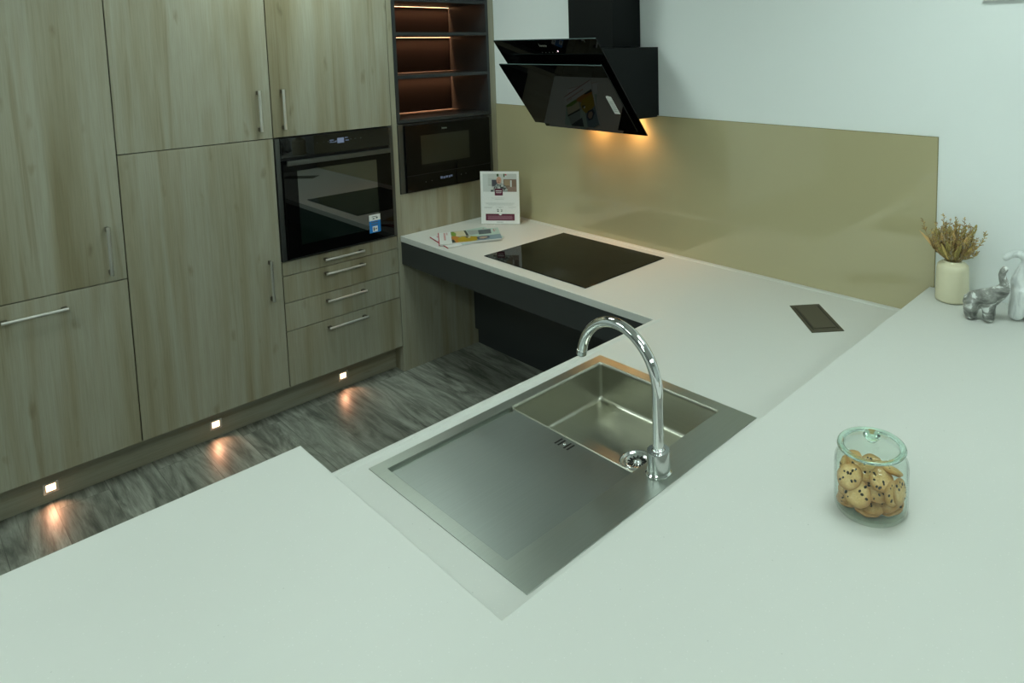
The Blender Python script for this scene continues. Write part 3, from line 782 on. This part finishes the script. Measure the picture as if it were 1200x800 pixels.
# ------------------------------------------------------------------ magazines
MI = {n: ink('cover_' + n, c) for n, c in dict(white=(.72, .75, .74), red=(.42, .015, .04), pinkred=(.55, .20, .20), green=(.16, .30, .04), cream=(.62, .57, .38), yellow=(.42, .30, .012), orange=(.50, .20, .03), dark=(.035, .045, .04),
      mint=(.42, .58, .52), slate=(.06, .085, .10), blue=(.17, .27, .33), navy=(.03, .05, .10), tan=(.44, .31, .22), silver=(.33, .38, .37)).items()}
def magazine(name, label, origin, ux, uy, L, W, z0, th, full):
    """ux: unit vector along the long side (from the spine), uy: along the spine"""
    t = thing(name, label, 'magazine', (*origin, z0), group='magazines by the hob')
    def T(u, v, z): return (origin[0] + ux[0] * u * L + uy[0] * v * W, origin[1] + ux[1] * u * L + uy[1] * v * W, z)
    def blk(g, u0, u1, v0, v1, za, zb):
        a = [T(u0, v0, 0), T(u1, v0, 0), T(u1, v1, 0), T(u0, v1, 0)]
        g.prism([(p[0], p[1]) for p in a], za, zb, 'z')
    g = G()
    n = 5
    for i in range(n): blk(g, .012, 1 - .004 * i / n, .006, .994 - .003 * (i % 2), z0 + .0008 + i * (th - .002) / n, z0 + .0008 + (i + 1) * (th - .002) / n - .0001)
    g.build('pages', PAPEREDGE, t)
    g = G().mat(MI['white'])
    blk(g, 0, 1, 0, 1, z0 + th - .0012, z0 + th); blk(g, 0, 1, 0, 1, z0, z0 + .0008)
    g.mat(MI['red']); blk(g, -.003, .012 if full else .003, 0, 1, z0, z0 + th + .00005)
    zt = z0 + th
    k = [0]
    def pt(m, u0, u1, v0, v1):
        k[0] += 1; g.mat(MI[m]); blk(g, u0, u1, v0, v1, zt, zt + .00006 + .000015 * k[0])
    def pe(m, pts):
        k[0] += 1; g.mat(MI[m]); g.prism([tuple(T(u, v, 0)[:2]) for u, v in pts], zt, zt + .00006 + .000015 * k[0], 'z')
    for v in (.06, .11, .16, .21, .27, .32, .37, .43, .48, .54, .6, .65): pt('pinkred', .085, .115, v, v + .035)
    for v in (.06, .11, .17, .22): pt('pinkred', .13, .15, v, v + .03)
    if full:
        x0 = .205
        pt('silver', x0, 1, 0, 1)
        pt('cream', .22, .44, .02, .46); pe('green', [(x0, .02), (.25, .02), (.29, .20), (.28, .42), (.24, .45), (x0, .30)])
        pe('orange', [(x0, .42), (.26, .40), (.33, .52), (.36, .80), (.30, .98), (x0, .98)])
        pe('dark', [(x0, .70), (.24, .72), (.27, 1), (x0, 1)]); pe('dark', [(.42, .0), (.455, .0), (.49, .44), (.45, .46)])
        pe('mint', [(.46, 0), (1, 0), (1, .60), (.50, .60)])
        pe('silver', [(.47, .02), (.66, .05), (.66, .40), (.50, .46)])
        pe('slate', [(.66, .07), (.87, .07), (.86, .47), (.655, .47)])
        pe('blue', [(.60, .62), (1, .58), (1, 1), (.56, 1)])
        pe('yellow', [(.30, .62), (.38, .50), (.52, .54), (.62, .62), (.64, .80), (.58, .95), (.40, 1.0), (.30, .95)])
        pe('navy', [(.60, .70), (.70, .62), (.80, .66), (.82, .80), (.72, .92), (.62, .88)])
        pe('tan', [(.64, .72), (.71, .67), (.77, .70), (.78, .78), (.71, .85), (.65, .82)])
        pe('dark', [(.42, .56), (.46, .54), (.49, .60), (.45, .66)]); pe('white', [(.46, .60), (.50, .58), (.51, .64), (.47, .66)])
        pt('white', .0, 1.0, .975, 1.0)
        for v in (.10, .16, .22, .28): pt('red', .91, .925, v, v + .045); 
        for v in (.12, .2): pt('pinkred', .945, .955, v, v + .05)
    else:
        pt('mint', .25, 1, 0, 1); pt('red', .93, .95, .10, .22)
    g.build('cover', None, t)
    return t
def unit(a, b):
    d = Vector((b[0] - a[0], b[1] - a[1])); l = d.length; return d / l, l
o_ = (.1607, -.5903); ax, lx_ = unit(o_, (.2251, -.2867)); ay = Vector((ax.y, -ax.x))
magazine('magazine', 'white magazine underneath, its red spine corner poking out below the food magazine', o_, ax, ay, .311, .262, ZT + .0005, .0055, False)
o_ = (.1538, -.5358); ax, _l = unit(o_, (.3230, -.2560)); ay = Vector((ax.y, -ax.x))
magazine('magazine', 'upper magazine with food pictures and red spine lying on another magazine', o_, ax, ay, .321, .234, ZT + .0065, .0065, True)

# ------------------------------------------------------------------ vase and dried flowers
vx, vy = 2.6977, -.0925
t = thing('vase', 'small cream ceramic vase holding dried flowers on the bar', 'vase', (vx, vy, ZB))
G().lathe([(r_ * 1.145, z_ * 1.125) for r_, z_ in ((.040, .0006), (.047, .003), (.0485, .010), (.0478, .05), (.0462, .100), (.0445, .112), (.038, .1185), (.029, .1205), (.0265, .1225), (.0262, .126), (.0235, .1262), (.0228, .122), (.0225, .03), (0, .028))], 56, (vx, vy, ZB), closed=False).build('body', CREAM, t, smooth=True)
t = thing('dried_flowers', 'bunch of dried brown and yellow grasses in the cream vase', 'flowers', (vx, vy, ZB + .12))
rf = random.Random(5)
base = Vector((vx, vy, ZB + .062))
def sprig(tip, kind):
    a = base + Vector((rf.uniform(-.010, .010), rf.uniform(-.010, .010), 0))
    mid = Vector((vx, vy, ZB + .144)) + Vector(((tip.x - vx) * .34, (tip.y - vy) * .34, 0))
    hv = Vector((mid.x - vx, mid.y - vy))
    if hv.length > .021: hv *= .021 / hv.length
    mid.x, mid.y = vx + hv.x, vy + hv.y
    bow = Vector((tip.x - mid.x, tip.y - mid.y, 0)) * .22
    P = [a.lerp(mid, k / 4) for k in range(4)] + [mid.lerp(tip, k / 6) + bow * math.sin(PI * k / 6) for k in range(7)]
    g = G()
    if kind == 'plume':
        m = rf.choice([STRAWB, STRAWG, STRAWG, OLIVE]); g.mat(m).tube(P, .0007, 5)
        for k in range(44):
            f = rf.uniform(.04, 1.0); q = mid.lerp(tip, f) + bow * math.sin(PI * f)
            dv_ = Vector((rf.uniform(-1, 1), rf.uniform(-1, 1), rf.uniform(.3, 1.4))).normalized() * rf.uniform(.007, .016) * (1.15 - f * .5)
            g.mat(rf.choice([STRAWB, m, STRAW])).tube([q, q + dv_ * .6 + Vector((0, 0, .001)), q + dv_], [.0006, .0014, .0005], 4)
            g.ball(q + dv_, rf.uniform(.0011, .0019), 1)
    elif kind == 'head':
        m = rf.choice([STRAW, OLIVE, OLIVE, PEACH]); g.mat(m).tube(P, .0007, 5)
        d_ = (tip - mid).normalized()
        for k in range(36):
            f = k / 35; q = tip - d_ * .038 * (1 - f)
            r_ = .0062 * math.sin(PI * min(1, .12 + f * .85)); a_ = k * 2.4
            q2 = q + Vector((math.cos(a_) * r_, math.sin(a_) * r_, 0))
            g.ball(q2, .0021, 1, (1, 1, 1.7))
    else:
        m = PEACH if rf.random() < .5 else STRAW
        g.mat(m); d_ = (tip - mid); n_ = 8
        sd = d_.cross(Vector((.6, -.8, .1))).normalized()
        g.tube(P[:5], .0007, 5)
        for k in range(n_):
            f0, f1 = k / n_, (k + 1) / n_
            w0, w1 = .0055 * math.sin(PI * f0) + .0004, .0055 * math.sin(PI * f1) + .0004
            c0_, c1_ = mid + d_ * f0, mid + d_ * f1
            up_ = Vector((.5, -.7, .5)) * .0016
            g.prism([(0, 0)], 0, 0) if False else None
            v_ = [g.bm.verts.new(p) for p in (c0_ - sd * w0, c0_ + up_, c0_ + sd * w0, c1_ - sd * w1, c1_ + up_, c1_ + sd * w1)]
            for fc in ((0, 1, 4, 3), (1, 2, 5, 4), (2, 0, 3, 5)):
                ff = g.bm.faces.new([v_[i] for i in fc]); ff.material_index = g.cur
    return g.build({'plume': 'grass_plume', 'head': 'flower_head', 'leaf': 'dried_leaf'}[kind], None, t)
R3 = Vector((.957, .289, 0)); F3 = Vector((.289, -.957, 0))      # to the viewer's right / towards the viewer
C3 = Vector((vx, vy, ZB + .144))
def tip(a, d_, z): return C3 + R3 * a * 1.13 + F3 * d_ * 1.13 + Vector((0, 0, z * 1.12))
for i in range(66):
    a = -.066 + .132 * ((i * .618) % 1); d_ = rf.uniform(-.035, .05); z = .130 - 6 * a * a - rf.uniform(0, .055)
    sprig(tip(a, d_, max(.03, z)), 'plume')
for a, d_, z in ((-.034, .03, .088), (-.018, .045, .065), (.036, .035, .082), (.062, .01, .118), (.020, .045, .060), (-.05, .01, .10), (.012, .04, .045), (-.040, .04, .045), (.05, .035, .05), (0, .03, .09), (-.012, .02, .11), (.03, .01, .11)):
    sprig(tip(a, d_, z), 'head')
for a, d_, z in ((-.098, .02, .090), (-.034, .048, .062), (.072, .03, .062), (-.058, .03, .072), (.058, -.01, .095)):
    sprig(tip(a, d_, z), 'leaf')
for a, d_, z in ((-.090, -.005, .120), (.088, .01, .098), (.068, .02, .036), (-.030, -.02, .132), (.004, -.02, .134), (.03, -.01, .132)):
    sprig(tip(a, d_, z), 'plume')

# ------------------------------------------------------------------ elephant figurines (one continuous remeshed body each)
def remeshed(g, name, mat, parent, voxel, it=4):
    o = g.build(name, mat, parent)
    m = o.modifiers.new('fuse', 'REMESH'); m.mode = 'VOXEL'; m.voxel_size = voxel; m.use_smooth_shade = True
    s = o.modifiers.new('soft', 'SMOOTH'); s.factor = .5; s.iterations = it
    return o
def chain(g, pts, sub=5):
    for (a, ra), (b, rb) in zip(pts, pts[1:]):
        a, b = Vector(a), Vector(b)
        for k in range(sub + 1):
            f = k / sub; g.ball(a.lerp(b, f), ra + (rb - ra) * f, 2)
rot = math.radians(9)
t = local(thing('elephant_figurine', 'small grey swirled elephant figurine with raised trunk, beside the cream vase', 'figurine', (2.8180, -.2120, ZB), rot, group='elephant figurines')); t.scale = (1.11, 1.11, 1.11)
g = G()
chain(g, [((-.013, 0, .056), .0265), ((.012, 0, .064), .0285), ((.034, 0, .074), .0262), ((.052, 0, .088), .0222), ((.0635, 0, .101), .0180), ((.0665, 0, .114), .0145), ((.061, 0, .129), .0118), ((.058, 0, .143), .0106), ((.060, 0, .153), .0098), ((.0650, 0, .161), .0092)])
for s in (-1, 1):
    chain(g, [((-.017, s * .013, .046), .0230), ((-.020, s * .014, .030), .0205), ((-.0195, s * .014, .0190), .0185)], 4)
    chain(g, [((.027, s * .013, .052), .0210), ((.027, s * .013, .032), .0175), ((.028, s * .013, .0172), .0168)], 4)
chain(g, [((.052, 0, .080), .016), ((.047, 0, .066), .0115), ((.044, 0, .054), .006)], 4)
g.ball((-.016, 0, .050), .0285, 2)
bd = remeshed(g, 'body', GREYEL, t, .0018)
for s in (-1, 1):
    g = G(); g.ball((.030, s * .0275, .072), .0180, 3, (1.15, .26, .95), Matrix.Rotation(math.radians(s * -14), 3, 'Z'))
    g.ball((.032, s * .0305, .070), .0105, 2, (1.1, .3, .9), Matrix.Rotation(math.radians(s * -14), 3, 'Z'))
    remeshed(g, 'ear', GREYEL, bd, .0012, 2)
t = local(thing('elephant_figurine', 'tall white elephant figurine with curled trunk, cut by the right frame edge', 'figurine', (2.9230, -.1240, ZB), math.radians(14), group='elephant figurines')); t.scale = (1.11, 1.11, 1.11)
g = G()
chain(g, [((.066, 0, .070), .040), ((.036, 0, .078), .042), ((.012, 0, .088), .036), ((-.004, 0, .108), .0285), ((-.001, 0, .130), .0225), ((.004, 0, .150), .0175), ((.010, 0, .168), .0142), ((.006, 0, .184), .0125), ((-.008, 0, .1925), .0112), ((-.024, 0, .191), .0102), ((-.036, 0, .184), .0098), ((-.044, 0, .178), .0104)])
for s in (-1, 1):
    chain(g, [((.000, s * .016, .080), .028), ((-.008, s * .018, .045), .0255), ((-.013, s * .019, .022), .0225)], 4)
    chain(g, [((.068, s * .016, .062), .033), ((.076, s * .018, .035), .028), ((.078, s * .018, .024), .0245)], 4)
chain(g, [((.02, 0, .06), .036), ((.02, 0, .034), .031)], 3); chain(g, [((.05, 0, .055), .036), ((.05, 0, .034), .031)], 3)
chain(g, [((-.010, 0, .095), .020), ((-.016, 0, .070), .014)], 3)
bd = remeshed(g, 'body', WHITEEL, t, .0022)
for s in (-1, 1):
    g = G(); g.ball((.024, s * .0360, .103), .0185, 3, (1.0, .26, 1.08), Matrix.Rotation(math.radians(s * 10), 3, 'Z'))
    remeshed(g, 'ear', WHITEEL, bd, .0012, 2)

# ------------------------------------------------------------------ cookie jar
jx, jy = 2.9280, -1.3200
t = thing('cookie_jar', 'round glass jar with lid, full of cookies, standing on the bar', 'jar', (jx, jy, ZB))
prof = [(0, .0006), (.056, .0006), (.0612, .003), (.0635, .009), (.0640, .020), (.0640, .084), (.0626, .092), (.0585, .1000), (.0540, .1045), (.0525, .1075), (.0525, .1115),
        (.0508, .1115), (.0508, .1075), (.0520, .1035), (.0565, .0990), (.0605, .0915), (.0617, .084), (.0617, .020), (.0612, .0105), (.057, .0072), (0, .0066)]
K = 1.095
G().lathe([(r_ * K, z_ * K) for r_, z_ in prof], 64, (jx, jy, ZB), closed=False).build('body', JARGLASS, t, smooth=True)
lid = G().lathe([(r_ * K, z_ * K) for r_, z_ in ((0, .1205), (.030, .1190), (.044, .1160), (.0478, .1148), (.0478, .1160), (.044, .1174), (.030, .1208), (.012, .1232), (0, .1236))], 64, (jx, jy, ZB), closed=False).build('lid', JARGLASS, t, smooth=True)
ring_p = [(.0538 + .0060 * math.cos(q), .1150 + .0031 * math.sin(q)) for q in [2 * PI * k / 14 for k in range(15)]]
G().lathe([(r_ * K, z_ * K) for r_, z_ in ring_p], 72, (jx, jy, ZB), closed=False).build('rim', LIDGLASS, lid, smooth=True)
G().lathe([(r_ * K, z_ * K) for r_, z_ in ((0, .1238), (.0080, .1240), (.0075, .1262), (.0120, .1290), (.0145, .1325), (.0150, .1355), (.0135, .1385), (.0090, .1408), (0, .1416))], 32, (jx, jy, ZB), closed=False).build('knob', LIDGLASS, lid, smooth=True)
J = Vector((jx, jy, ZB)); JR = Vector((.924, .384, 0)); JD = Vector((.384, -.924, 0)); JZ = Vector((0, 0, 1))
def cookie(a, d_, z, na, nd, nz, r, label, seed):
    rc = random.Random(seed); a, d_, z, r = a * K, d_ * K, z * K, r * K
    n = (JR * na + JD * nd + JZ * nz).normalized()
    q = Vector((0, 0, 1)).rotation_difference(n)
    M = Matrix.Translation(J + JR * a + JD * d_ + JZ * z) @ q.to_matrix().to_4x4()
    t = local(thing('cookie', label, 'cookie', (J + JR * a + JD * d_ + JZ * z), group='chocolate chip cookies in the jar'))
    t.rotation_mode = 'QUATERNION'; t.rotation_quaternion = q
    g = G(); bm = g.bm; seg = 28
    h = .0042
    prof = [(0, -h * .9), (.6, -h * .92), (.9, -h * .75), (.99, -h * .3), (1.0, .0), (.965, h * .45), (.85, h * .8), (.6, h * 1.0), (.3, h * 1.1), (0, h * 1.12)]
    ph = [rc.uniform(0, 6.28) for _ in range(4)]
    rings = []
    for rr, z_ in prof:
        if rr == 0: rings.append([bm.verts.new((0, 0, z_))]); continue
        ring_ = []
        for k in range(seg):
            an = 2 * PI * k / seg
            w_ = 1 + .035 * math.sin(2 * an + ph[0]) + .025 * math.sin(3 * an + ph[1]) + .018 * math.sin(7 * an + ph[2])
            ring_.append(bm.verts.new((r * rr * w_ * math.cos(an), r * rr * w_ * math.sin(an), z_ + .0004 * math.sin(5 * an + ph[3]) * rr)))
        rings.append(ring_)
    for a_, b_ in zip(rings, rings[1:]):
        for k in range(seg):
            j = (k + 1) % seg
            f = (a_[0], b_[j], b_[k]) if len(a_) == 1 else ((a_[k], a_[j], b_[0]) if len(b_) == 1 else (a_[k], a_[j], b_[j], b_[k]))
            bm.faces.new(f)
    g.build('biscuit', COOKIE, t, smooth=True)
    for k in range(rc.randint(7, 10)):
        rr = r * math.sqrt(rc.uniform(.02, .72)); an = rc.uniform(0, 2 * PI); s_ = rc.uniform(.0018, .0034)
        zz = h * (1.08 - .35 * (rr / r) ** 2)
        for sg in ((1,) if k % 3 else (1, -1)):
            g = G().ball((rr * math.cos(an), rr * math.sin(an), sg * zz * .93), s_, 1, (1.2, .9, .55), Matrix.Rotation(an, 3, 'Z'))
            g.build('chocolate_chip', CHIP, t, smooth=True)
    return t
CK = [  # across, towards viewer, height, normal (across, viewer, up), radius, which one
    (-.004, .022, .0125, 0, .15, 1, .0235, 'bottom cookie of the pair at the front of the jar floor'),
    (.003, .024, .0215, .1, .22, 1, .0230, 'upper cookie of the pair at the front of the jar floor'),
    (-.036, .008, .0130, -.1, .1, 1, .0225, 'lowest cookie at the left of the jar'),
    (-.034, .010, .0225, -.15, .12, 1, .0225, 'second cookie up in the left stack of the jar'),
    (-.035, .006, .0320, -.2, .1, 1, .0220, 'third cookie up in the left stack of the jar'),
    (.034, .012, .0170, -.35, .25, 1, .0230, 'lower cookie of the tilted pair at the right of the jar'),
    (.031, .016, .0270, -.40, .30, 1, .0230, 'upper cookie of the tilted pair at the right of the jar'),
    (0, -.030, .0130, 0, 0, 1, .0230, 'cookie on the jar floor at the back'),
    (-.002, -.028, .0230, .1, .1, 1, .0230, 'second cookie up at the back of the jar'),
    (-.022, .0375, .0440, -.15, .85, .60, .0235, 'round cookie facing out at the lower left front of the jar'),
    (.008, .024, .0480, .30, .45, 1, .0235, 'large cookie slanting behind the front ones, in the middle of the jar'),
    (.036, .0290, .0500, .75, .50, .15, .0220, 'cookie standing on edge at the right of the jar'),
    (.0475, .0180, .0490, .95, .50, .25, .0215, 'outermost cookie standing against the right jar wall'),
    (-.036, .0230, .0640, -.35, .75, .75, .0230, 'big chip-studded cookie at the upper left of the jar'),
    (-.008, .0060, .0690, .05, .35, 1, .0230, 'pale cookie lying flat just under the lid'),
    (.018, .0200, .0660, .40, .55, .85, .0225, 'cookie at the upper middle right under the lid'),
    (.033, -.010, .0690, .30, -.35, 1, .0225, 'topmost cookie at the right under the lid'),
    (-.0465, -.004, .0620, -.98, .25, .20, .0215, 'cookie standing against the upper left jar wall'),
    (-.033, -.012, .0720, -.55, .45, .80, .0210, 'topmost cookie at the left under the lid'),
    (.004, -.026, .0420, .2, .4, 1, .0230, 'tilted cookie in the middle of the jar back'),
    (.000, -.030, .0600, -.1, .3, 1, .0230, 'upper cookie at the back of the jar'),
]
for i, (a, d_, z, na, nd, nz, r, lab) in enumerate(CK):
    cookie(a, d_, z, na, nd, nz, r, lab, 100 + i)

# ------------------------------------------------------------------ camera
cd = bpy.data.cameras.new('camera'); cam = bpy.data.objects.new('camera', cd); COL.objects.link(cam); scn.camera = cam
r = Vector((.75200898, .65897863, -.01515443)); u = Vector((-.05410891, .08462819, .99494236)); f = Vector((-.65692824, .7473856, -.09929778))
M = Matrix(((r.x, u.x, -f.x, 3.447078), (r.y, u.y, -f.y, -2.570658), (r.z, u.z, -f.z, 1.8005), (0, 0, 0, 1)))
cam.matrix_world = M
cd.sensor_fit = 'HORIZONTAL'; cd.sensor_width = 36.0
cd.lens = 812.7525 / 1200 * 36.0
cd.shift_x = -(753.8217 - 600) / 1200; cd.shift_y = (130.6996 - 400) / 1200
cd.clip_start = .02; cd.clip_end = 60

# ------------------------------------------------------------------ world and colour management
wd = bpy.data.worlds.new('room_air'); scn.world = wd; wd.use_nodes = True
wd.node_tree.nodes['Background'].inputs[0].default_value = (.6, .7, .65, 1); wd.node_tree.nodes['Background'].inputs[1].default_value = .05
vs = scn.view_settings
scn.display_settings.display_device = 'sRGB'
vs.view_transform = 'Standard'; vs.look = 'None'; vs.gamma = 1.0; vs.use_curve_mapping = False; vs.exposure = 0.84
